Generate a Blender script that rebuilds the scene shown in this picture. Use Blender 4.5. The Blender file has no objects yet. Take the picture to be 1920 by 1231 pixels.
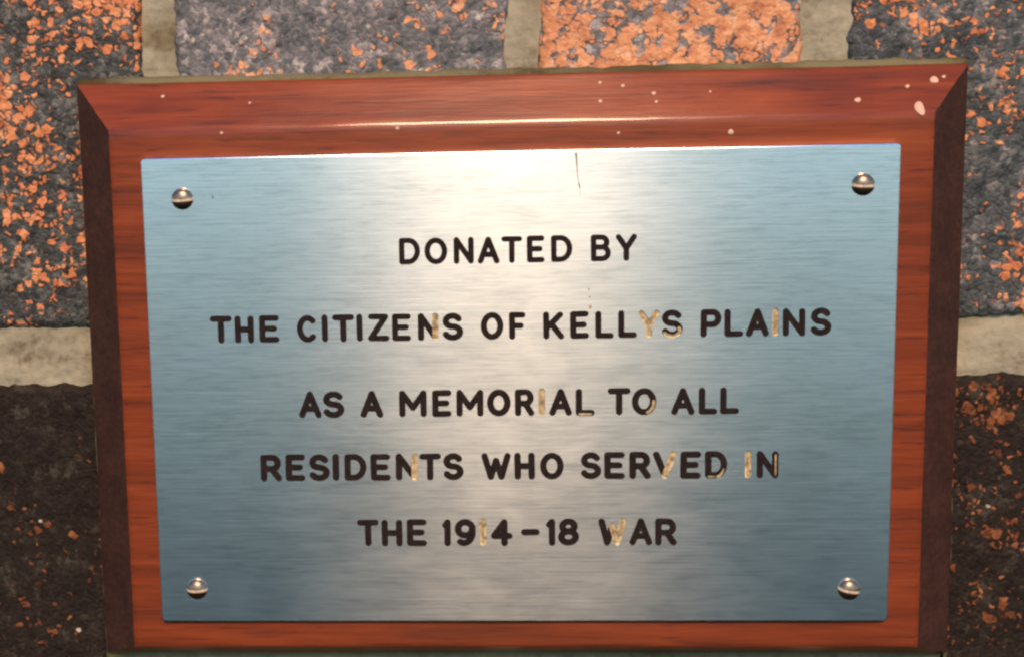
import bpy, bmesh, math, random
from mathutils import Vector, noise
from mathutils.geometry import delaunay_2d_cdt
R = math.radians
rnd = random.Random(7)
S = bpy.context.scene
C = S.collection

# ------------------------------------------------------------------ camera
cd = bpy.data.cameras.new('camera')
cam = bpy.data.objects.new('camera', cd); C.objects.link(cam)
cam.location = (-0.030439, -0.461628, 0.142266)
cam.rotation_euler = (1.412640, 0.030813, 0.065205)
cd.sensor_width = 36; cd.lens = 3000 / 1920 * 36
cd.shift_x = 400 / 1920; cd.shift_y = -300 / 1920
cd.clip_start = 0.01; cd.clip_end = 200
S.camera = cam

# ------------------------------------------------------------------ sky and sun
SUN_EL, SUN_AZ = 40, 4.5          # degrees; azimuth measured from straight in front of the wall
w = bpy.data.worlds.new('World'); S.world = w; w.use_nodes = True
nt = w.node_tree
sky = nt.nodes.new('ShaderNodeTexSky'); sky.sky_type = 'NISHITA'; sky.sun_disc = False
sky.ozone_density = 7.5; sky.dust_density = 0.05
sky.sun_elevation = R(SUN_EL); sky.sun_rotation = R(180 - SUN_AZ)
bg = nt.nodes['Background']; bg.inputs['Strength'].default_value = 0.15
nt.links.new(sky.outputs['Color'], bg.inputs['Color'])
sd = bpy.data.lights.new('sun', 'SUN'); sd.energy = 4.0; sd.angle = R(10); sd.color = (1.0, 0.565, 0.35)
sun = bpy.data.objects.new('sun', sd); C.objects.link(sun)
to_sun = Vector((math.sin(R(SUN_AZ)) * math.cos(R(SUN_EL)), -math.cos(R(SUN_AZ)) * math.cos(R(SUN_EL)), math.sin(R(SUN_EL))))
sun.rotation_euler = to_sun.to_track_quat('Z', 'Y').to_euler()
sun.location = to_sun * 3
S.view_settings.view_transform = 'Standard'; S.view_settings.look = 'None'
S.view_settings.exposure = 0.3; S.view_settings.gamma = 1
S.cycles.filter_width = 2.5

# ------------------------------------------------------------------ helpers
def empty(name, loc, label, cat, group=None):
    o = bpy.data.objects.new(name, None); C.objects.link(o)
    o.location = loc; o.empty_display_size = 0.02
    o['label'] = label; o['category'] = cat
    if group: o['group'] = group
    return o

def link(name, me, parent=None, loc=None, label=None):
    o = bpy.data.objects.new(name, me); C.objects.link(o)
    if loc is not None: o.location = loc
    if parent is not None: o.parent = parent
    if label: o['label'] = label
    return o

def mesh(name, verts, faces, mats, smooth=False, idx=None):
    me = bpy.data.meshes.new(name)
    me.from_pydata([tuple(v) for v in verts], [], faces)
    for m in mats: me.materials.append(m)
    if idx is not None: me.polygons.foreach_set('material_index', idx)
    me.polygons.foreach_set('use_smooth', [smooth] * len(me.polygons))
    me.update()
    return me

class N:
    """small node-graph builder"""
    def __init__(self, name):
        self.m = bpy.data.materials.new(name); self.m.use_nodes = True
        self.t = self.m.node_tree
        self.b = self.t.nodes['Principled BSDF']
        self.out = self.t.nodes['Material Output']
    def new(self, typ, **kw):
        n = self.t.nodes.new(typ)
        for k, v in kw.items(): setattr(n, k, v)
        return n
    def set(self, sock, v):
        if isinstance(v, bpy.types.NodeSocket): self.t.links.new(v, sock)
        elif v is not None: sock.default_value = v
    def p(self, **kw):
        for k, v in kw.items(): self.set(self.b.inputs[k.replace('_', ' ')], v)
    def coords(self, scale=(1, 1, 1), loc=(0, 0, 0), rot=(0, 0, 0), kind='Object'):
        tc = self.new('ShaderNodeTexCoord'); mp = self.new('ShaderNodeMapping')
        self.t.links.new(tc.outputs[kind], mp.inputs['Vector'])
        mp.inputs['Scale'].default_value = scale; mp.inputs['Location'].default_value = loc
        mp.inputs['Rotation'].default_value = rot
        return mp.outputs['Vector']
    def noise(self, vec, scale, detail=2, rough=0.5, dist=0.0):
        n = self.new('ShaderNodeTexNoise')
        self.t.links.new(vec, n.inputs['Vector'])
        n.inputs['Scale'].default_value = scale; n.inputs['Detail'].default_value = detail
        n.inputs['Roughness'].default_value = rough; n.inputs['Distortion'].default_value = dist
        return n.outputs['Fac']
    def voro(self, vec, scale, out='Distance', feature='F1', rnd_=1.0):
        n = self.new('ShaderNodeTexVoronoi', feature=feature)
        self.t.links.new(vec, n.inputs['Vector']); n.inputs['Scale'].default_value = scale
        n.inputs['Randomness'].default_value = rnd_
        return n.outputs[out]
    def math(self, op, a, b=None, c=None, clamp=False):
        n = self.new('ShaderNodeMath', operation=op); n.use_clamp = clamp
        self.set(n.inputs[0], a); self.set(n.inputs[1], b)
        if c is not None: self.set(n.inputs[2], c)
        return n.outputs[0]
    def ss(self, v, lo, hi, a=0.0, b=1.0):
        n = self.new('ShaderNodeMapRange', interpolation_type='SMOOTHSTEP')
        self.set(n.inputs['Value'], v)
        n.inputs['From Min'].default_value = lo; n.inputs['From Max'].default_value = hi
        n.inputs['To Min'].default_value = a; n.inputs['To Max'].default_value = b
        return n.outputs['Result']
    def ramp(self, fac, stops, interp='LINEAR'):
        n = self.new('ShaderNodeValToRGB'); r = n.color_ramp; r.interpolation = interp
        while len(r.elements) < len(stops): r.elements.new(0.5)
        for e, (pos, col) in zip(r.elements, stops):
            e.position = pos; e.color = (*col, 1)
        self.set(n.inputs['Fac'], fac)
        return n.outputs['Color']
    def mix(self, fac, a, b, mode='MIX'):
        n = self.new('ShaderNodeMix', data_type='RGBA', blend_type=mode)
        self.set(n.inputs[0], fac)
        for s, v in ((n.inputs[6], a), (n.inputs[7], b)):
            if isinstance(v, tuple) and len(v) == 3: v = (*v, 1)
            self.set(s, v)
        return n.outputs[2]
    def bump(self, h, dist, strength=1.0, normal=None):
        n = self.new('ShaderNodeBump'); n.inputs['Distance'].default_value = dist
        n.inputs['Strength'].default_value = strength
        self.set(n.inputs['Height'], h)
        if normal is not None: self.t.links.new(normal, n.inputs['Normal'])
        return n.outputs['Normal']

# ------------------------------------------------------------------ materials
def brick_mat(name, seed, cov, clus, mcols, ocols, specks=0.5, chip=230, rough=0.6, spec=0.45):
    """cov: share of the face showing orange clay; clus: how clustered the chips lie"""
    g = N(name)
    v0 = g.coords(loc=(seed * 3.1, seed * 1.7, seed * 2.3))
    # ragged coordinates so that the grains get torn outlines
    def warp(scale, amt):
        n = g.new('ShaderNodeTexNoise'); g.t.links.new(v0, n.inputs['Vector'])
        n.inputs['Scale'].default_value = scale; n.inputs['Detail'].default_value = 2
        a = g.new('ShaderNodeVectorMath', operation='MULTIPLY_ADD')
        g.t.links.new(n.outputs['Color'], a.inputs[0]); a.inputs[1].default_value = (amt,) * 3
        g.t.links.new(v0, a.inputs[2]); return a.outputs[0]
    v = warp(340, 0.0034); vw = warp(120, 0.004)
    clu = g.noise(v0, 30, 3, 0.55)
    n1 = g.noise(v, chip * 0.7, 2.5, 0.55)
    n3 = g.noise(vw, 90, 4, 0.65)
    n4 = g.noise(v0, 700, 3, 0.65)
    n5 = g.noise(v0, 300, 2, 0.5)
    def cell(vec, scale):
        d = g.voro(vec, scale); rc = g.voro(vec, scale, 'Color')
        sp = g.new('ShaderNodeSeparateColor'); g.t.links.new(rc, sp.inputs[0])
        return d, sp.outputs[0], sp.outputs[1]
    d1, r1, q1 = cell(v, chip); d2, r2, q2 = cell(v, chip * 1.9)
    loc = g.math('MULTIPLY_ADD', g.math('SUBTRACT', clu, 0.5), clus * 4.0, cov)      # local share
    m1 = g.math('MULTIPLY', g.ss(g.math('SUBTRACT', loc, r1), -0.01, 0.01), g.ss(d1, 0.64, 0.43))
    m2 = g.math('MULTIPLY', g.ss(g.math('SUBTRACT', g.math('MULTIPLY', loc, 0.7), r2), -0.01, 0.01), g.ss(d2, 0.64, 0.40))
    m3 = g.ss(g.math('MULTIPLY_ADD', loc, 0.36, n1), 0.67, 0.76)
    mask = g.math('MAXIMUM', g.math('MAXIMUM', m1, m2), m3)
    # dark burnt skin made of lighter and darker grains
    tone = g.math('ADD', g.math('MULTIPLY', n3, 0.62), g.math('ADD', g.math('MULTIPLY', r2, 0.22), g.math('MULTIPLY', q1, 0.16)))
    base = g.ramp(tone, [(0.28, mcols[0]), (0.45, mcols[1]), (0.58, mcols[2]), (0.74, mcols[3])])
    grit = g.ramp(n4, [(0.3, (0.45, 0.45, 0.45)), (0.55, (1, 1, 1)), (0.8, (1.6, 1.6, 1.5))])
    base = g.mix(0.65, base, grit, 'MULTIPLY')
    org = g.ramp(g.math('ADD', g.math('MULTIPLY', n5, 0.5), g.math('ADD', g.math('MULTIPLY', n3, 0.3), g.math('MULTIPLY', q1, 0.2))),
                 [(0.30, ocols[0]), (0.5, ocols[1]), (0.70, ocols[2])])
    org = g.mix(0.35, org, grit, 'MULTIPLY')
    col = g.mix(mask, base, org)
    d, rr_, qq = cell(vw, 190)
    sp = g.math('MULTIPLY', g.ss(d, 0.19, 0.09), g.math('GREATER_THAN', rr_, 1 - 0.12 * specks))
    col = g.mix(sp, col, g.mix(qq, (0.62, 0.54, 0.36), (0.30, 0.33, 0.27)))
    h = g.math('ADD', g.math('MULTIPLY', mask, 0.35), g.math('ADD', g.math('MULTIPLY', n4, 0.45), g.math('ADD', g.math('MULTIPLY', n3, 1.0), g.math('MULTIPLY', d2, -0.35))))
    g.p(Base_Color=col, Roughness=rough, Normal=g.bump(h, 0.0011, 0.75))
    g.b.inputs['Specular IOR Level'].default_value = spec
    return g.m

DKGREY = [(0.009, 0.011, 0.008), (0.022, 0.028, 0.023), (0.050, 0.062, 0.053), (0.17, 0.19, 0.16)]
MAUVE = [(0.030, 0.040, 0.038), (0.090, 0.112, 0.108), (0.165, 0.168, 0.158), (0.44, 0.44, 0.38)]
BLUE = [(0.012, 0.017, 0.015), (0.033, 0.048, 0.044), (0.068, 0.086, 0.080), (0.22, 0.225, 0.195)]
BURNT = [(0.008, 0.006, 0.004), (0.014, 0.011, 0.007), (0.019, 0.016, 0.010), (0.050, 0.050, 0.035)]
ORG = [(0.30, 0.09, 0.03), (0.54, 0.21, 0.07), (0.68, 0.36, 0.16)]
ORG2 = [(0.36, 0.145, 0.062), (0.56, 0.265, 0.11), (0.68, 0.42, 0.21)]
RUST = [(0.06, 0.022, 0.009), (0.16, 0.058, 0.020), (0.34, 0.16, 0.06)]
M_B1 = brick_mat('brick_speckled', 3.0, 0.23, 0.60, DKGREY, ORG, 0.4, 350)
M_B2 = brick_mat('brick_mauve', 5.0, 0.06, 0.38, MAUVE, ORG2, 0.6, 320)
M_B3 = brick_mat('brick_orange', 9.0, 0.60, 0.30, MAUVE, ORG2, 0.3, 290)
M_B4 = brick_mat('brick_blue_grey', 12.0, 0.12, 0.45, BLUE, ORG, 0.5, 340)
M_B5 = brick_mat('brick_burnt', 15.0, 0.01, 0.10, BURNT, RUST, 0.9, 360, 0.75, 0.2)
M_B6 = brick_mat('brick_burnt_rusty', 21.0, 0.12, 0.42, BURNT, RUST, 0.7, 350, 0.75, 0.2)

def mortar_mat(name, light=1.0, olive=0.5, blue=1.0):
    g = N(name); light *= 0.95
    v = g.coords(scale=(1, 1, 1)); vh = g.coords(scale=(0.45, 1, 1.5))
    a = g.noise(vh, 60, 4, 0.6, 0.4); b = g.noise(v, 420, 3, 0.6); c = g.noise(v, 28, 2, 0.5)
    f = g.math('ADD', g.math('MULTIPLY', a, 0.65), g.math('MULTIPLY', b, 0.35))
    k = light
    col = g.ramp(f, [(0.34, (0.19 * k, 0.175 * k, 0.10 * k)), (0.46, (0.365 * k, 0.375 * k, 0.25 * k)), (0.60, (0.48 * k, 0.49 * k, 0.335 * k))])
    col = g.mix(g.math('MULTIPLY', g.ss(c, 0.5, 0.72), olive), col, (0.17 * k, 0.145 * k, 0.065 * k))
    if blue < 1: col = g.mix(1.0, col, (1.0, 0.97, blue), 'MULTIPLY')
    h = g.math('ADD', g.math('MULTIPLY', a, 1.0), g.math('MULTIPLY', b, 0.5))
    g.p(Base_Color=col, Roughness=0.9, Normal=g.bump(h, 0.0010, 0.8))
    g.b.inputs['Specular IOR Level'].default_value = 0.2
    return g.m
M_MORTAR = mortar_mat('mortar', 0.72, 0.55)
M_BED = mortar_mat('bedding_cement', 0.34, 0.95, 0.72)

def wood_mat(name, end=False):
    g = N(name)
    if not end:
        v1 = g.coords(scale=(9, 90, 110)); v2 = g.coords(scale=(34, 480, 560)); v3 = g.coords(scale=(9, 9, 16))
        a = g.noise(v1, 1.6, 3, 0.55, 0.6); b = g.noise(v2, 1.5, 3, 0.6, 0.2); c = g.noise(v3, 2.2, 2, 0.5)
        f = g.math('ADD', g.math('MULTIPLY', a, 0.5), g.math('ADD', g.math('MULTIPLY', b, 0.28), g.math('MULTIPLY', c, 0.22)))
        col = g.ramp(f, [(0.28, (0.060, 0.017, 0.008)), (0.42, (0.122, 0.028, 0.009)), (0.52, (0.168, 0.036, 0.010)), (0.70, (0.245, 0.060, 0.014))])
        pores = g.ss(b, 0.40, 0.30)
        col = g.mix(g.math('MULTIPLY', pores, 0.55), col, (0.045, 0.015, 0.010))
        tg = g.new('ShaderNodeTangent', direction_type='UV_MAP'); tg.uv_map = 'UVMap'
        g.p(Tangent=tg.outputs['Tangent'], Anisotropic=0.9, Anisotropic_Rotation=0.25)
        g.b.inputs['Specular IOR Level'].default_value = 0.18
        g.p(Base_Color=col, Roughness=0.33, Normal=g.bump(g.math('ADD', b, a), 0.00022, 0.7))
        g.p(Coat_Weight=0.34, Coat_Roughness=0.12)
    else:
        v1 = g.coords(scale=(60, 60, 75)); v2 = g.coords(scale=(420, 420, 420))
        a = g.noise(v1, 1.6, 3, 0.6); b = g.noise(v2, 1.5, 2, 0.6)
        f = g.math('ADD', g.math('MULTIPLY', a, 0.5), g.math('MULTIPLY', b, 0.5))
        col = g.ramp(f, [(0.35, (0.025, 0.0118, 0.008)), (0.5, (0.037, 0.0175, 0.0112)), (0.65, (0.052, 0.025, 0.015))])
        g.p(Base_Color=col, Roughness=0.6, Normal=g.bump(b, 0.0002, 0.6))
        g.b.inputs['Specular IOR Level'].default_value = 0.2
    return g.m
M_WOOD = wood_mat('stained_wood'); M_END = wood_mat('end_grain', True)

def plate_mat():
    g = N('brushed_metal')
    vb = g.coords(scale=(28, 1, 1500)); vm = g.coords(scale=(22, 1, 120), rot=(0, R(2), 0)); vc = g.coords(scale=(1, 1, 1.6)); vf = g.coords(scale=(120, 1, 900))
    brush = g.noise(vb, 1.0, 3, 0.6); mid = g.noise(vm, 2.2, 4, 0.65, 0.3); cloud = g.noise(vc, 30, 3, 0.55, 0.8); fine = g.noise(vf, 0.9, 4, 0.7)
    f = g.math('ADD', g.math('MULTIPLY', mid, 0.38), g.math('MULTIPLY', fine, 0.62))
    col = g.ramp(f, [(0.33, (0.61, 0.745, 0.785)), (0.5, (0.75, 0.90, 0.94)), (0.68, (0.82, 0.95, 0.975))])
    tg = g.new('ShaderNodeTangent', direction_type='UV_MAP'); tg.uv_map = 'UVMap'
    h = g.math('ADD', g.math('MULTIPLY', brush, 0.5), g.math('ADD', g.math('MULTIPLY', fine, 0.35), g.math('MULTIPLY', cloud, 0.15)))
    # brushed along x: mirror-like along the brushing, spread wide across it
    nrm = g.bump(h, 0.00006, 0.6)
    vary = g.math('ADD', g.ss(cloud, 0.3, 0.7, -0.006, 0.006), g.ss(mid, 0.3, 0.7, -0.003, 0.003))
    lobes = []
    for rgh, ani in LOBES:                             # fine and coarse scratches of the same brushing
        gl = g.new('ShaderNodeBsdfAnisotropic', distribution='BECKMANN')
        g.set(gl.inputs['Color'], col); g.set(gl.inputs['Roughness'], g.math('ADD', vary, rgh))
        gl.inputs['Anisotropy'].default_value = ani
        g.t.links.new(tg.outputs['Tangent'], gl.inputs['Tangent'])
        g.t.links.new(nrm, gl.inputs['Normal']); lobes.append(gl.outputs[0])
    mx = g.new('ShaderNodeMixShader'); mx.inputs[0].default_value = COARSE
    g.t.links.new(lobes[0], mx.inputs[1]); g.t.links.new(lobes[1], mx.inputs[2])
    g.t.links.new(mx.outputs[0], g.out.inputs['Surface'])
    g.t.nodes.remove(g.b)
    return g.m
LOBES, COARSE = ((0.25, 0.46), (0.33, 0.685)), 0.225
M_PLATE = plate_mat()

def simple(name, col, rough=0.5, metal=0.0, var=0.25, scale=400, spec=0.4, bump=0.0001):
    g = N(name)
    v = g.coords(); a = g.noise(v, scale, 3, 0.6)
    lo = tuple(c * (1 - var) for c in col); hi = tuple(min(1, c * (1 + var)) for c in col)
    g.p(Base_Color=g.ramp(a, [(0.35, lo), (0.65, hi)]), Roughness=rough, Metallic=metal, Normal=g.bump(a, bump, 0.6))
    g.b.inputs['Specular IOR Level'].default_value = spec
    return g.m
M_PAINT = simple('letter_paint', (0.016, 0.012, 0.010), 0.7, 0, 0.3, 500, 0.1)
M_BARE = simple('bare_groove', (0.38, 0.325, 0.165), 0.5, 0.0, 0.5, 700, 0.5, 0.0003)
M_SCREW = simple('screw_metal', (0.27, 0.215, 0.15), 0.36, 1.0, 0.12, 300, 0.5, 0.00005)
M_SLOT = simple('slot_metal', (0.55, 0.47, 0.31), 0.55, 0.1, 0.3, 700)
M_SPECK = simple('dried_splash', (0.56, 0.42, 0.28), 0.7, 0, 0.3, 900)
M_RUST = simple('drip_stain', (0.26, 0.19, 0.13), 0.6, 0, 0.4, 500)

# ------------------------------------------------------------------ the brick wall
WY = 0.0165                     # plane of the brick faces
wall = empty('brick_wall', (0, WY, -0.24), 'speckled orange and dark grey brick wall behind the plaque', 'wall')
wall_o = Vector((0, WY, -0.24))

def make_brick(x0, x1, z0, z1, mat, step, seed, amp=1.0, skew=(0, 0, 0, 0)):
    """brick with worn arrises; skew shifts left-bottom, left-top, right-bottom, right-top corners in x (mm)"""
    cx, cz = (x0 + x1) / 2, (z0 + z1) / 2
    wx, wz = x1 - x0, z1 - z0
    nx = max(6, int(wx / step)); nz = max(6, int(wz / step))
    verts, faces = [], []
    sv = Vector((seed * 11.3, seed * 5.7, seed * 2.9))
    for j in range(nz + 1):
        for i in range(nx + 1):
            u, v = i / nx, j / nz
            x = -wx / 2 + wx * u; z = -wz / 2 + wz * v
            x += (skew[0] * (1 - v) + skew[1] * v) * (1 - u) + (skew[2] * (1 - v) + skew[3] * v) * u
            # uneven outline
            e = 0.0
            dl, dr, db, dt = u * wx, (1 - u) * wx, v * wz, (1 - v) * wz
            jx = noise.noise(Vector((z * 0.12, 3 if u < .5 else 9, 0)) + sv) * 1.0 + noise.noise(Vector((z * 0.5, 3 if u < .5 else 9, 4)) + sv) * 0.6
            jz = noise.noise(Vector((x * 0.12, 15 if v < .5 else 21, 0)) + sv) * 1.0 + noise.noise(Vector((x * 0.5, 15 if v < .5 else 21, 4)) + sv) * 0.6
            fx = max(0, 1 - min(dl, dr) / 8); fz = max(0, 1 - min(db, dt) / 8)
            P = Vector((x, 0, z))
            rel = noise.fractal(P * 0.11 + sv, 1.0, 2.0, 4) * 0.55 + noise.noise(P * 0.03 + sv) * 0.5
            dmin = min(dl, dr, db, dt)
            rnd_edge = 1.8 * max(0, 1 - dmin / 2.2) ** 2 + 0.5 * max(0, 1 - dmin / 6) ** 2
            verts.append(((x + jx * fx * amp) / 1e3, (rnd_edge - rel * amp) / 1e3, (z + jz * fz * amp) / 1e3))
    W_ = nx + 1
    for j in range(nz):
        for i in range(nx):
            a = j * W_ + i
            faces.append((a, a + 1, a + 1 + W_, a + W_))
    ring = [i for i in range(nx + 1)] + [j * W_ + nx for j in range(1, nz + 1)] + [nz * W_ + i for i in range(nx - 1, -1, -1)] + [j * W_ for j in range(nz - 1, 0, -1)]
    b0 = len(verts)
    for r in ring:
        x, y, z = verts[r]; verts.append((x, 0.062, z))
    n = len(ring)
    for k in range(n):
        faces.append((ring[(k + 1) % n], ring[k], b0 + k, b0 + (k + 1) % n))
    faces.append(tuple(b0 + k for k in range(n - 1, -1, -1)))
    me = mesh('brick', verts, faces, [mat], True)
    return link('brick', me, wall, Vector((cx / 1e3, WY, cz / 1e3)) - wall_o)

ZU0, ZU1, ZL0, ZL1 = 16.5, 128, -113, -1.6
make_brick(-203, -110.2, ZU0, ZU1, M_B1, 1.0, 1, 1.0)
make_brick(-100.6, -0.3, ZU0, ZU1, M_B2, 1.0, 2, 1.0)
make_brick(8.8, 85.3, ZU0, ZU1, M_B3, 1.0, 3, 0.9)
make_brick(97, 192, ZU0, ZU1, M_B4, 1.0, 4, 1.1, (-2.5, 3.5, 0, 0))
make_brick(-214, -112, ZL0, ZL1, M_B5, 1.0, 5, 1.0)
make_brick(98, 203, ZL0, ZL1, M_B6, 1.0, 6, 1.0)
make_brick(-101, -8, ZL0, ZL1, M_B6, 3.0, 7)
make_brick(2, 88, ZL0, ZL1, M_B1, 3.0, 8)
pool = [M_B2, M_B6, M_B4, M_B1, M_B5, M_B3]
for k, (x0, x1, z0, z1) in enumerate([
        (-308, -213, ZU0, ZU1), (-412, -318, ZU0, ZU1), (202, 296, ZU0, ZU1), (306, 400, ZU0, ZU1),
        (-316, -224, ZL0, ZL1), (-418, -326, ZL0, ZL1), (213, 305, ZL0, ZL1), (315, 405, ZL0, ZL1)]):
    make_brick(x0, x1, z0, z1, pool[(k + (k // 2)) % 6], 4.0, 20 + k)
for r, (z0, z1) in enumerate([(141, 252), (-240, -127)]):
    x = -418 + 37 * r; k = 0
    while x < 400:
        wd = rnd.uniform(82, 100)
        make_brick(x, min(x + wd, 408), z0, z1, pool[(k * 5 + r * 2) % 6], 5.0, 40 + k + 20 * r)
        x += wd + 10; k += 1

# mortar: one uneven slab that fills every joint a little below the brick faces
def make_mortar():
    step = 1.5; x0, x1, z0, z1 = -408, 396, -238, 250
    verts, faces = [], []
    def axis(a, b, fa, fb):
        out = [a]; v = a
        while v < b:
            v += step if fa <= v <= fb else 6.0
            out.append(min(v, b))
        return out
    xs = axis(x0, x1, -180, 180); zs = axis(z0, z1, -20, 130)
    for z in zs:
        for x in xs:
            P = Vector((x, 0, z))
            y = 2.0 - noise.fractal(P * 0.16, 1.0, 2.0, 3) * 0.8 - noise.noise(P * 0.05 + Vector((4, 4, 4))) * 0.9
            verts.append((x / 1e3, y / 1e3, (z + 240) / 1e3))
    W_ = len(xs)
    for j in range(len(zs) - 1):
        for i in range(W_ - 1):
            a = j * W_ + i; faces.append((a, a + 1, a + 1 + W_, a + W_))
    ring = list(range(W_)) + [j * W_ + W_ - 1 for j in range(1, len(zs))] + [(len(zs) - 1) * W_ + i for i in range(W_ - 2, -1, -1)] + [j * W_ for j in range(len(zs) - 2, 0, -1)]
    b0 = len(verts); n = len(ring)
    for r in ring: verts.append((verts[r][0], 0.056, verts[r][2]))
    for k in range(n): faces.append((ring[(k + 1) % n], ring[k], b0 + k, b0 + (k + 1) % n))
    faces.append(tuple(b0 + k for k in range(n - 1, -1, -1)))
    link('mortar', mesh('mortar', verts, faces, [M_MORTAR], True), wall, (0, 0, 0))
make_mortar()

# ------------------------------------------------------------------ the plaque
PW, PH = 219.0, 144.37          # metal plate, mm
mL, mR, mT, mB = 9.18, 9.52, 8.07, 9.16
bL, bR, bT, bB, BD = 10.9, 12.14, 12.93, 6.32, 9.23
PO = Vector((0, WY, -0.09))
plaque = empty('memorial_plaque', PO, 'brushed metal memorial plaque with dark capital lettering on a red-brown wooden board with sloping edges', 'plaque')
def pl(name, me, label=None, parent=None, loc=None):
    return link(name, me, parent or plaque, (Vector((0, 0, 0)) if loc is None else Vector(loc)) - (PO if parent is None else Vector((0, 0, 0))), label)

# wooden board: rings of one outline lofted from the face over a rounded arris, down the bevel to the rim and the back
def make_board():
    FY = 2.1
    hx0, hx1, hz0, hz1 = -PW / 2 - mL, PW / 2 + mR, -PH / 2 - mB, PH / 2 + mT
    rings = [(-14.0, FY, 14.0)]                    # (inset by mm on all sides, y)
    secs = []
    # each section: (fraction of bevel width, extra inset mm, y)
    secs.append((0.0, 4.0, FY)); secs.append((0.0, 1.35, FY)); secs.append((0.0, 0.85, FY + 0.03)); secs.append((0.0, 0.42, FY + 0.14))
    secs.append((0.03, 0.1, FY + 0.36)); secs.append((0.075, 0.0, FY + 0.74)); secs.append((0.13, 0.0, FY + 0.13 * BD))
    for t in (0.3, 0.5, 0.7, 0.86, 0.95): secs.append((t, 0.0, FY + t * BD))
    secs.append((0.985, 0.0, FY + 0.99 * BD)); secs.append((1.0, 0.0, FY + BD + 0.4)); secs.append((1.0, 0.0, 14.9)); secs.append((1.0, 4.0, 15.0))
    NX, NZ = 90, 60
    verts, faces, idx = [], [], []
    per = 2 * NX + 2 * NZ
    for s, (t, ins, y) in enumerate(secs):
        x0 = hx0 + ins - t * bL; x1 = hx1 - ins + t * bR; z0 = hz0 + ins - t * bB; z1 = hz1 - ins + t * bT
        pts = [(x0 + (x1 - x0) * i / NX, z1) for i in range(NX)] + [(x1, z1 + (z0 - z1) * i / NZ) for i in range(NZ)] + \
              [(x1 + (x0 - x1) * i / NX, z0) for i in range(NX)] + [(x0, z0 + (z1 - z0) * i / NZ) for i in range(NZ)]
        for x, z in pts:
            a = 0.16 if s < 9 else 0.28
            d = Vector((noise.noise(Vector((x * 0.03, y, z * 0.03))), noise.noise(Vector((x * 0.05, y * 2 + 7, z * 0.05))), noise.noise(Vector((x * 0.03, y + 5, z * 0.03 + 2)))))
            d2 = noise.noise(Vector((x * 0.4, y * 3, z * 0.4)))
            k = 0.0 if (s == 0 or s >= len(secs) - 2) else 1.0
            verts.append(((x + d.x * a * k + d2 * 0.05 * k) / 1e3, (y + d.y * 0.1 * k) / 1e3, (z + d.z * a * k + d2 * 0.06 * k) / 1e3))
    for s in range(len(secs) - 1):
        for i in range(per):
            j = (i + 1) % per
            faces.append((s * per + i, s * per + j, (s + 1) * per + j, (s + 1) * per + i))
            side = (NX <= i < NX + NZ) or i >= 2 * NX + NZ
            idx.append(1 if side and s >= 4 else 0)
    faces.append(tuple(range(per - 1, -1, -1))); idx.append(0)
    k = (len(secs) - 1) * per
    faces.append(tuple(k + i for i in range(per))); idx.append(1)
    me = mesh('wooden_board', verts, faces, [M_WOOD, M_END], True, idx)
    bm = bmesh.new(); bm.from_mesh(me)
    bmesh.ops.recalc_face_normals(bm, faces=bm.faces)
    for e in bm.edges:
        # keep the mitres crisp, round everything else
        if len(e.link_faces) == 2 and e.calc_face_angle(0) > R(38): e.smooth = False
    bm.to_mesh(me); bm.free()
    uv = me.uv_layers.new(name='UVMap')
    for lp in me.loops:
        co = me.vertices[lp.vertex_index].co; uv.data[lp.index].uv = (co.x * 3 + 0.5, (co.z - 0.3 * co.y) * 3 + 0.5)
    return pl('wooden_board', me)
board = make_board()

# cement the board is bedded in, squeezed out a little round its edge
def make_bedding():
    x0, x1 = -PW / 2 - mL - bL - 0.5, PW / 2 + mR + bR + 0.5
    z0, z1 = -PH / 2 - mB - bB - 5.5, PH / 2 + mT + bT + 1.3
    verts, faces = [], []
    NX, NZ = 160, 110
    per = 2 * (NX + NZ)
    for y, ins in ((13.2, 6.0), (13.0, 0.8), (13.7, 0.0), (20.0, -0.3)):
        for i in range(per):
            if i < NX: x, z = x0 + (x1 - x0) * i / NX, z1
            elif i < NX + NZ: x, z = x1, z1 + (z0 - z1) * (i - NX) / NZ
            elif i < 2 * NX + NZ: x, z = x1 + (x0 - x1) * (i - NX - NZ) / NX, z0
            else: x, z = x0, z0 + (z1 - z0) * (i - 2 * NX - NZ) / NZ
            dx = noise.noise(Vector((x * 0.2, 1, z * 0.2))) * 0.5 + noise.noise(Vector((x * 0.06, 5, z * 0.06))) * 0.5
            sx = (x - (x0 + x1) / 2) / ((x1 - x0) / 2); sz = (z - (z0 + z1) / 2) / ((z1 - z0) / 2)
            fx = 1 if abs(sx) > 0.999 else 0; fz = 1 if abs(sz) > 0.999 else 0
            ox = (dx - ins) * fx * (1 if sx > 0 else -1); oz = (dx - ins) * fz * (1 if sz > 0 else -1)
            yy = y + noise.noise(Vector((x * 0.25, 9, z * 0.25))) * 0.35
            verts.append(((x + ox) / 1e3, yy / 1e3, (z + oz) / 1e3))
    for s in range(3):
        for i in range(per):
            j = (i + 1) % per
            faces.append((s * per + i, s * per + j, (s + 1) * per + j, (s + 1) * per + i))
    me = mesh('cement_bedding', verts, faces, [M_BED], True)
    bm = bmesh.new(); bm.from_mesh(me); bmesh.ops.recalc_face_normals(bm, faces=bm.faces); bm.to_mesh(me); bm.free()
    pl('cement_bedding', me)
make_bedding()

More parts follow.
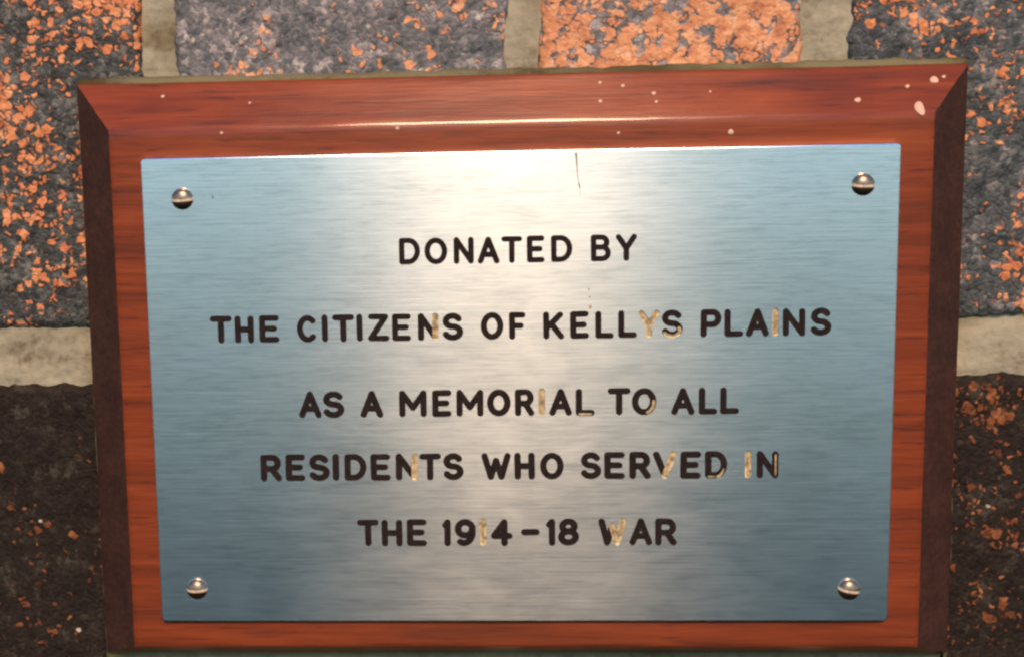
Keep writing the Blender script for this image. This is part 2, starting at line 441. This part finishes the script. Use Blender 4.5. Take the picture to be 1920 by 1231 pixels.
# ---- engraved lettering: every glyph is a set of rounded strokes in a unit box
def arc(cx, cy, rx, ry, a0, a1, n=14):
    return [(cx + rx * math.cos(R(a0 + (a1 - a0) * i / n)), cy + ry * math.sin(R(a0 + (a1 - a0) * i / n))) for i in range(n + 1)]
def ell(cx, cy, rx, ry, n=28):
    return arc(cx, cy, rx, ry, 0, 360, n)[:-1] + ['closed']
GL = {
 'A': [[(0, 0), (.5, 1)], [(.5, 1), (1, 0)], [(.19, .30), (.81, .30)]],
 'B': [[(0, 0), (0, 1)], [(0, 1), (.55, 1)] + arc(.55, .77, .36, .23, 90, -90)[1:] + [(0, .54)], [(0, .54), (.58, .54)] + arc(.58, .27, .42, .27, 90, -90)[1:] + [(0, 0)]],
 'C': [arc(.52, .5, .52, .5, 48, 312, 22)],
 'D': [[(0, 0), (0, 1)], [(0, 1), (.42, 1)] + arc(.42, .5, .58, .5, 90, -90, 18)[1:] + [(0, 0)]],
 'E': [[(0, 0), (0, 1)], [(0, 1), (1, 1)], [(0, .51), (.84, .51)], [(0, 0), (1, 0)]],
 'F': [[(0, 0), (0, 1)], [(0, 1), (1, 1)], [(0, .51), (.82, .51)]],
 'H': [[(0, 0), (0, 1)], [(1, 0), (1, 1)], [(0, .5), (1, .5)]],
 'I': [[(.5, 0), (.5, 1)]],
 'K': [[(0, 0), (0, 1)], [(.95, 1), (0, .36)], [(.34, .58), (1, 0)]],
 'L': [[(0, 0), (0, 1)], [(0, 0), (1, 0)]],
 'M': [[(0, 0), (0, 1)], [(0, 1), (.5, .30)], [(.5, .30), (1, 1)], [(1, 1), (1, 0)]],
 'N': [[(0, 0), (0, 1)], [(0, 1), (1, 0)], [(1, 0), (1, 1)]],
 'O': [ell(.5, .5, .5, .5)],
 'P': [[(0, 0), (0, 1)], [(0, 1), (.6, 1)] + arc(.6, .72, .4, .28, 90, -90)[1:] + [(0, .44)]],
 'R': [[(0, 0), (0, 1)], [(0, 1), (.58, 1)] + arc(.58, .73, .38, .27, 90, -90)[1:] + [(0, .46)], [(.55, .46), (1, 0)]],
 'S': [arc(.5, .755, .46, .245, 28, 270, 18), arc(.5, .255, .5, .255, 90, -155, 18)],
 'T': [[(0, 1), (1, 1)], [(.5, 0), (.5, 1)]],
 'V': [[(0, 1), (.5, 0)], [(.5, 0), (1, 1)]],
 'W': [[(0, 1), (.27, 0)], [(.27, 0), (.5, .78)], [(.5, .78), (.73, 0)], [(.73, 0), (1, 1)]],
 'Y': [[(0, 1), (.5, .46)], [(1, 1), (.5, .46)], [(.5, .46), (.5, 0)]],
 'Z': [[(0.04, 1), (.96, 1)], [(.96, 1), (0, 0)], [(0, 0), (1, 0)]],
 '1': [[(.8, 0), (.8, 1)], [(.8, 1), (0, .86)]],
 '4': [[(.68, 0), (.68, 1)], [(.68, 1), (0, .34)], [(0, .34), (1, .34)]],
 '8': [ell(.5, .765, .42, .235, 22), ell(.5, .265, .5, .265, 24)],
 '9': [ell(.5, .68, .5, .32, 24), [(1, .68)] + arc(.42, .5, .58, .5, 2, -118, 14)],
 '-': [[(0, .5), (1, .5)]],
}
ROWS = [
 ("DONATED BY", 47.1, 39.1, 0.80, [(-34.11, -27.94), (-26.63, -19.95), (-18.09, -12.25), (-11.04, -4.72), (-4.1, 1.91), (3.27, 8.35), (10.26, 16.41), (21.84, 27.62), (28.98, 35.06)]),
 ("THE CITIZENS OF KELLYS PLAINS", 24.35, 16.05, 0.88, [(-90.89, -84.4), (-83.5, -77.87), (-76.16, -70.25), (-64.9, -58.69), (-57.36, -55.61), (-54.34, -47.9), (-47.21, -45.31), (-43.82, -37.49), (-36.56, -30.99), (-28.91, -22.9), (-21.8, -15.67), (-10.49, -3.86), (-2.04, 2.8), (7.95, 14.02), (15.84, 21.23), (23.12, 28.46), (29.67, 35.11), (35.6, 41.78), (42.3, 48.48), (53.62, 59.53), (60.5, 65.89), (66.63, 73.18), (74.01, 75.95), (77.21, 83.62), (85.1, 91.05)]),
 ("AS A MEMORIAL TO ALL", 0.85, -7.4, 0.92, [(-65.08, -58.29), (-57.79, -51.41), (-46.55, -39.78), (-35.05, -26.87), (-25.2, -19.5), (-17.94, -9.96), (-8.81, -1.92), (-0.7, 5.02), (6.49, 8.21), (9.52, 16.17), (17.31, 22.84), (26.74, 33.39), (33.67, 40.77), (45.22, 52.02), (53.2, 58.56), (59.48, 64.96)]),
 ("RESIDENTS WHO SERVED IN", -18.75, -27.1, 0.94, [(-77.18, -70.86), (-69.65, -63.8), (-62.62, -56.34), (-55.37, -53.52), (-51.83, -45.24), (-43.89, -37.93), (-36.42, -29.86), (-29.4, -22.9), (-22.3, -16.22), (-10.73, -2.0), (-0.89, 5.13), (6.71, 13.71), (18.49, 24.63), (25.73, 31.76), (33.02, 39.23), (40.04, 46.96), (47.99, 53.97), (55.3, 61.78), (66.97, 68.68), (70.3, 76.64)]),
 ("THE 1914-18 WAR", -39.45, -47.9, 0.94, [(-48.41, -41.88), (-41.09, -34.84), (-33.41, -27.45), (-22.86, -20.23), (-19.07, -12.87), (-11.96, -9.44), (-8.13, -1.74), (0.92, 6.41), (8.32, 11.18), (11.97, 18.11), (23.83, 32.03), (33.17, 39.91), (40.73, 47.09)]),
]
# strokes whose paint has fallen out: (row, letter) -> glyph strokes, and extra slivers (points, radius factor)
BARE = {(1, 9): [2], (1, 17): [0, 1, 2], (1, 22): [0], (2, 8): [0], (3, 6): [2], (3, 15): [1], (3, 18): [0], (4, 5): [0, 1], (4, 10): [2, 3]}
SLIVER = {(1, 18): [(arc(.5, .20, .52, .27, 20, -150, 14), .62)],
          (2, 10): [([(.05, -.07), (1, -.07)], .42)],
          (2, 12): [(arc(.52, .48, .53, .53, 5, -70, 10), .5)],
          (3, 17): [(arc(.46, .46, .58, .55, -22, -75, 8), .4), ([(.02, -.07), (.45, -.08)], .3)],
          (3, 19): [([(1.05, .0), (1.05, .95)], .32)]}

def stroke_polys(pts, r):
    """polyline -> list of convex-ish polygons (quads sharing vertices, plus round caps)"""
    closed = pts[-1] == 'closed'
    if closed: pts = pts[:-1]
    P = [Vector(p) for p in pts]
    n = len(P); L, Rr = [], []
    for i in range(n):
        if closed: a, b = P[i - 1], P[(i + 1) % n]
        else: a, b = P[max(0, i - 1)], P[min(n - 1, i + 1)]
        d1 = (P[i] - a).normalized() if (P[i] - a).length > 1e-9 else (b - P[i]).normalized()
        d2 = (b - P[i]).normalized() if (b - P[i]).length > 1e-9 else d1
        t = (d1 + d2).normalized(); nrm = Vector((-t.y, t.x))
        k = r / max(0.5, nrm.dot(Vector((-d1.y, d1.x))))
        L.append(P[i] + nrm * k); Rr.append(P[i] - nrm * k)
    out = []
    for i in range(n if closed else n - 1):
        j = (i + 1) % n
        out.append([Rr[i], Rr[j], L[j], L[i]])
    if not closed:
        for e, nb in ((0, 1), (n - 1, n - 2)):
            d = (P[e] - P[nb]).normalized(); a0 = math.atan2(d.y, d.x)
            out.append([P[e] + Vector((math.cos(a0 + a), math.sin(a0 + a))) * r for a in [R(-90 + 180 * k / 8) for k in range(9)]])
    return out

def union(groups):
    """groups: list of (tag, polygons). Returns 2D verts and triangles with the set of tags covering each"""
    vs, fs, tags = [], [], []
    for tag, polys in groups:
        for poly in polys:
            a = sum(poly[i - 1].x * poly[i].y - poly[i].x * poly[i - 1].y for i in range(len(poly)))
            if a < 0: poly = poly[::-1]
            b = len(vs); vs.extend(poly); fs.append(list(range(b, b + len(poly)))); tags.append(tag)
    ov, oe, of, _, _, fo = delaunay_2d_cdt(vs, [], fs, 1, 1e-4)
    out = []
    for f in of:
        c = sum((Vector(ov[i]) for i in f), Vector((0, 0))) / len(f)
        t = {tag for tag, polys in groups if any(inside(c, q) for q in polys)}
        if t: out.append((tuple(f), t))
    return ov, out

def inside(p, poly):
    """point in a simple polygon"""
    r = False; j = len(poly) - 1
    for i in range(len(poly)):
        a, b = poly[i], poly[j]
        if (a.y > p.y) != (b.y > p.y) and p.x < (b.x - a.x) * (p.y - a.y) / (b.y - a.y) + a.x: r = not r
        j = i
    return r

letters = []                                           # (char, verts2d, [(tri, tags)], bare strokes centre lines, r)
for ri, (txt, ztop, zbot, r, boxes) in enumerate(ROWS):
    for li, (ch, (xa, xb)) in enumerate(zip(txt.replace(' ', ''), boxes)):
        x0, x1, z0, z1 = xa + r, xb - r, zbot + r, ztop - r
        if x1 < x0: x0 = x1 = (xa + xb) / 2
        if ch == '-': z0 += 0.1
        jit = [rnd.uniform(-.07, .07) for _ in range(4)]
        T = lambda p: (x0 + jit[0] + (x1 - x0) * p[0] + jit[2] * p[1], z0 + jit[1] + (z1 - z0) * p[1] + jit[3] * p[0])
        groups = []; mids = []
        bare = BARE.get((ri, li), [])
        rr = r * rnd.uniform(1.01, 1.08)
        for si, st in enumerate(GL[ch]):
            tp = [T(p) if p != 'closed' else p for p in st]
            groups.append(('b' if si in bare else 'p', stroke_polys(tp, rr)))
            if si in bare: mids.append(tp)
        for pts, k in SLIVER.get((ri, li), []):
            groups.append(('s', stroke_polys([T(p) for p in pts], rr * k)))
        v2, tris = union(groups)
        letters.append((ch, v2, tris, mids, rr, len(bare) == len(GL[ch]), (ri, li), groups))

# ---- metal plate with the letters cut into it
DEPTH = 0.55
def make_plate():
    hx, hz = PW / 2, PH / 2
    def outline(ins, cr, n=6):
        o = []
        for cx, cz, a0 in ((hx, hz, 0), (-hx, hz, 90), (-hx, -hz, 180), (hx, -hz, 270)):
            sx, sz = (1 if cx > 0 else -1), (1 if cz > 0 else -1)
            for k in range(n + 1):
                a = R(a0 + 90 * k / n)
                o.append(Vector((cx - sx * (ins + cr) + cr * math.cos(a), cz - sz * (ins + cr) + cr * math.sin(a))))
        return o
    inner = outline(0.35, 1.0); vs = list(inner); n0 = len(inner)
    eds = [(i, (i + 1) % n0) for i in range(n0)]
    boxes = []
    for _, v2, tris, *_r in letters:
        b = len(vs); vs.extend(v2); c = {}
        for f, _t in tris:
            for i in range(len(f)):
                e = frozenset((f[i], f[(i + 1) % len(f)])); c[e] = c.get(e, 0) + 1
        eds += [tuple(b + i for i in e) for e, k in c.items() if k == 1]
        polys = [q for _t, ps in _r[-1] for q in ps]
        boxes.append((min(v.x for v in v2), max(v.x for v in v2), min(v.y for v in v2), max(v.y for v in v2), polys))
    ov, oe, of, vo, eo, fo = delaunay_2d_cdt(vs, eds, [], 0, 1e-5)
    keep = []
    for f in of:
        c = sum((Vector(ov[i]) for i in f), Vector((0, 0))) / len(f)
        if not any(x0 < c.x < x1 and z0 < c.y < z1 and any(inside(c, q) for q in polys) for x0, x1, z0, z1, polys in boxes):
            keep.append(tuple(f))
    verts = [(v.x, 0.0, v.y) for v in ov]
    faces = []
    for f in keep:
        a, b, c = (Vector(ov[i]) for i in f[:3])
        faces.append(f if (b - a).cross(c - a) > 0 else f[::-1])
    cnt = {}
    for f in faces:
        for i in range(len(f)):
            e = (f[i], f[(i + 1) % len(f)]); cnt[e] = 1
    bnd = [e for e in cnt if (e[1], e[0]) not in cnt]
    low = {}
    is_outer = lambda i: abs(ov[i].x) > hx - 1.5 or abs(ov[i].y) > hz - 1.5
    hole = [e for e in bnd if not (is_outer(e[0]) and is_outer(e[1]))]
    for a, b in hole:
        for i in (a, b):
            if i not in low:
                low[i] = len(verts); verts.append((ov[i].x, DEPTH, ov[i].y))
        faces.append((b, a, low[a], low[b]))
    # softened rim of the plate
    rings = [[(p.x, 0.0, p.y) for p in inner], [(p.x, 0.10, p.y) for p in outline(0.10, 1.2)], [(p.x, 0.35, p.y) for p in outline(0.0, 1.3)], [(p.x, 2.12, p.y) for p in outline(0.0, 1.3)]]
    base = []
    for rg in rings:
        base.append(len(verts)); verts.extend(rg)
    for s in range(3):
        for i in range(n0):
            j = (i + 1) % n0
            faces.append((base[s] + j, base[s] + i, base[s + 1] + i, base[s + 1] + j))
    faces.append(tuple(base[3] + i for i in range(n0 - 1, -1, -1)))
    me = mesh('metal_plate', [(x / 1e3, y / 1e3, z / 1e3) for x, y, z in verts], faces, [M_PLATE])
    uv = me.uv_layers.new(name='UVMap')
    for lp in me.loops:
        co = me.vertices[lp.vertex_index].co; uv.data[lp.index].uv = (co.x * 4 + 0.5, co.z * 4 + 0.5)
    return pl('metal_plate', me)
plate = make_plate()

def tri_mesh(name, v2, tris, y, mat):
    used = {}; verts = []; faces = []
    for f in tris:
        a, b, c = (Vector(v2[i]) for i in f[:3])
        if (b - a).cross(c - a) < 0: f = f[::-1]
        g = []
        for i in f:
            if i not in used:
                used[i] = len(verts); verts.append((v2[i].x / 1e3, y / 1e3, v2[i].y / 1e3))
            g.append(used[i])
        faces.append(tuple(g))
    return verts, faces

WORN = {(1, 9): 'second N of CITIZENS, its right stroke bare of paint', (1, 17): 'letter Y with all its paint gone, tan', (1, 18): 'S after the tan Y, its lower curve bare of paint',
        (1, 22): 'tan letter I in PLAINS with its paint gone', (2, 8): 'tan letter I in MEMORIAL with its paint gone', (2, 10): 'letter L with a bare lower edge', (2, 12): 'letter O with a bare patch at lower right',
        (3, 6): 'letter N with a bare right stroke', (3, 15): 'letter V with a bare right stroke', (3, 17): 'letter D with a bare patch at lower right', (3, 18): 'tan letter I of the word IN',
        (3, 19): 'letter N with a bare right edge', (4, 5): 'tan numeral 1 with its paint gone', (4, 10): 'letter W with a bare right half'}
WORN[(1, 9)] = 'letter N of CITIZENS with a bare right stroke'
for ch, v2, tris, mids, rr, allbare, key, _g in letters:
    painted = [f for f, t in tris if t == {'p'}]
    bare = [f for f, t in tris if t != {'p'}]
    def bare_mesh():
        vs, fs = tri_mesh('bare', v2, bare, 0.5, M_BARE)
        for ln in mids:                                # tool-mark ridge along each bare groove
            a, b = Vector(ln[0]), Vector(ln[-1]); d = (b - a).normalized(); n = Vector((-d.y, d.x)); k = len(vs)
            for p in (a + d * .05, b - d * .05):
                for off, y in ((-0.40, 0.49), (-0.10, 0.20), (0.06, 0.20), (0.30, 0.49)):
                    q = p + n * off * rr; vs.append((q.x / 1e3, y / 1e3, q.y / 1e3))
            for m in range(3): fs.append((k + m, k + m + 1, k + 5 + m, k + 4 + m))
        return mesh('bare_groove', vs, fs, [M_BARE])
    if allbare:
        pl('letter', bare_mesh(), WORN.get(key)); continue
    vs, fs = tri_mesh('letter', v2, painted, 0.10, M_PAINT)
    o = pl('letter', mesh('letter', vs, fs, [M_PAINT]), WORN.get(key))
    if bare: link('bare_groove', bare_mesh(), o, (0, 0, 0))

# ---- slotted dome-head screws
def make_screw_mesh(Rd=3.25, Hd=2.1, slot=1.1, sdepth=1.3):
    bm = bmesh.new()
    prof = []
    for k in range(15):
        a = R(90 * k / 14); prof.append((Rd * math.cos(a), Hd * math.sin(a)))
    prof = [(Rd, -0.05), (Rd * 1.0, 0.12)] + [(x, 0.2 + y * 0.95) for x, y in prof[1:]]
    seg = 40; rows = []
    for x, y in prof[:-1]:
        rows.append([bm.verts.new((x * math.cos(2 * math.pi * s / seg), -y, x * math.sin(2 * math.pi * s / seg))) for s in range(seg)])
    top = bm.verts.new((0, -prof[-1][1], 0))
    for a, b in zip(rows, rows[1:]):
        for s in range(seg):
            t = (s + 1) % seg; bm.faces.new((a[s], a[t], b[t], b[s]))
    for s in range(seg): bm.faces.new((rows[-1][s], rows[-1][(s + 1) % seg], top))
    bm.faces.new([rows[0][s] for s in range(seg - 1, -1, -1)])
    halves = []
    for sg in (1, -1):
        h = bm.copy()
        g = bmesh.ops.bisect_plane(h, geom=h.verts[:] + h.edges[:] + h.faces[:], plane_co=(0, 0, sg * slot / 2), plane_no=(0, 0, sg), clear_inner=True)
        ed = [e for e in g['geom_cut'] if isinstance(e, bmesh.types.BMEdge)]
        bmesh.ops.contextual_create(h, geom=ed)
        halves.append(h)
    verts, faces = [], []
    for h in halves:
        bmesh.ops.recalc_face_normals(h, faces=h.faces)
        h.verts.index_update(); b = len(verts)
        verts += [tuple(c / 1e3 for c in v.co) for v in h.verts]
        faces += [tuple(b + v.index for v in f.verts) for f in h.faces]
    me = mesh('screw', verts, faces, [M_SCREW], True)
    b2 = bmesh.new(); b2.from_mesh(me)
    for e in b2.edges:
        if len(e.link_faces) == 2 and e.calc_face_angle(0) > R(35): e.smooth = False
    b2.to_mesh(me); b2.free()
    # slot floor: a small curved bar lying between the halves
    vs, fs = [], []
    n = 14
    for k in range(n + 1):
        x = -Rd * 0.985 + 2 * Rd * 0.985 * k / n
        y = (0.2 + 0.95 * Hd * math.sqrt(max(0, 1 - (x / Rd) ** 2))) - 0.42
        y = max(0.12, min(y, 0.2 + Hd * 0.95 - 0.55))
        for z in (-slot / 2, slot / 2): vs += [(x / 1e3, -y / 1e3, z / 1e3), (x / 1e3, 0.00003, z / 1e3)]
    for k in range(n):
        a = 4 * k
        fs += [(a, a + 4, a + 6, a + 2), (a + 1, a + 3, a + 7, a + 5), (a, a + 1, a + 5, a + 4), (a + 2, a + 6, a + 7, a + 3)]
    fs += [(0, 2, 3, 1), (4 * n, 4 * n + 1, 4 * n + 3, 4 * n + 2)]
    return me, mesh('slot', vs, fs, [M_SLOT])
sm, slm = make_screw_mesh()
for x, z, rot in ((-97.55, 60.05, 2), (99.09, 60.49, -3), (-98.15, -61.4, 1), (97.96, -61.96, -11)):
    s = pl('screw', sm, None, None, (x / 1e3, 0, z / 1e3)); s.rotation_euler = (0, R(-rot), 0)
    link('slot', slm, s, (0, 0, 0))

# ---- dried splashes on the frame, a drip stain and small marks on the plate
bn = Vector((0, -0.796, 0.605)).normalized()
def speck_mesh(seed, el=1.0):
    rs = random.Random(seed); verts, faces = [], []
    seg, rg = 14, 4
    ph = [rs.uniform(0, 6.3) for _ in range(3)]
    for k in range(rg):
        t = k / rg; rad = math.cos(t * math.pi / 2) ** 0.7; h = 0.32 * math.sin(t * math.pi / 2)
        for s in range(seg):
            a = 2 * math.pi * s / seg
            q = rad * (1 + 0.12 * math.sin(2 * a + ph[0]) + 0.08 * math.sin(3 * a + ph[1]))
            verts.append((q * math.cos(a), q * math.sin(a) * el, h))
    verts.append((0, 0, 0.33))
    for k in range(rg - 1):
        for s in range(seg):
            t = (s + 1) % seg; faces.append((k * seg + s, k * seg + t, (k + 1) * seg + t, (k + 1) * seg + s))
    for s in range(seg): faces.append(((rg - 1) * seg + s, (rg - 1) * seg + (s + 1) % seg, rg * seg))
    return mesh('paint_speck', verts, faces, [M_SPECK], True)
sp_m = [speck_mesh(k, e) for k, e in ((1, 1.0), (2, 0.85), (3, 1.15))]
sp_big = speck_mesh(5, 1.45)
SPECKS = [('t', -103.38, 8.58, 89.58, 0.62), ('t', -77.28, 6.83, 87.27, 0.46), ('f', -33.79, 1.5, 79.4, 0.6), ('t', 25.62, 9.33, 90.57, 0.55), ('t', 32.15, 8.56, 89.56, 0.7), ('t', 25.31, 5.5, 85.53, 0.6), ('t', 40.83, 6.89, 87.35, 0.7), ('t', 41.33, 5.14, 85.05, 0.6), ('f', 62.02, 1.5, 76.2, 0.85), ('t', 98.4, 4.54, 84.26, 1.0), ('t', 115.3, 2.6, 81.7, 1.75), ('t', 120.8, 8.27, 89.18, 1.3), ('t', 123.67, 8.88, 89.97, 0.62), ('t', 112.99, 7.11, 87.64, 0.77), ('f', -85.41, 1.5, 79.11, 0.5), ('f', 30.01, 1.5, 76.59, 0.5), ('t', 57.03, 6.95, 87.43, 0.46)]
qf = Vector((0, -1, 0)).to_track_quat('Z', 'Y'); qt = bn.to_track_quat('Z', 'Y')
for k, (kind, x, y, z, r) in enumerate(SPECKS):
    y = 2.1 + (y - 1.5) * 9.23 / 9.83
    me = sp_big if r > 1.6 else sp_m[k % 3]
    o = link('paint_speck', me, board, (x / 1e3, y / 1e3, z / 1e3))
    o.scale = (r / 1e3 * 0.85,) * 3
    o.rotation_mode = 'QUATERNION'; o.rotation_quaternion = qf if kind == 'f' else qt
# the drip that ran down from the top edge of the plate
vs, fs = [], []
prof = [(17.6, 71.6, .32), (17.75, 69.5, .24), (17.9, 67.0, .15), (18.1, 64.5, .09), (18.35, 62.6, .09), (18.5, 62.0, .24), (18.6, 61.5, .18), (18.7, 60.6, .07), (18.8, 58.5, .05)]
for x, z, hw_ in prof: vs += [((x - hw_) / 1e3, -0.00003, z / 1e3), ((x + hw_) / 1e3, -0.00003, z / 1e3)]
for k in range(len(prof) - 1): fs.append((2 * k, 2 * k + 2, 2 * k + 3, 2 * k + 1))
link('drip_stain', mesh('drip_stain', vs, fs, [M_RUST]), plate, (0, 0, 0))
for x, z, r in ((21.2, 30.9, .22), (21.4, 28.6, .18), (21.6, 25.6, .40), (-88.5, 60.4, .3)):
    vs = [((x + r * math.cos(2 * math.pi * k / 10)) / 1e3, -0.00003, (z + 1.5 * r * math.sin(2 * math.pi * k / 10)) / 1e3) for k in range(10)]
    link('drip_stain', mesh('drip_stain', vs, [tuple(range(10))], [M_RUST]), plate, (0, 0, 0))
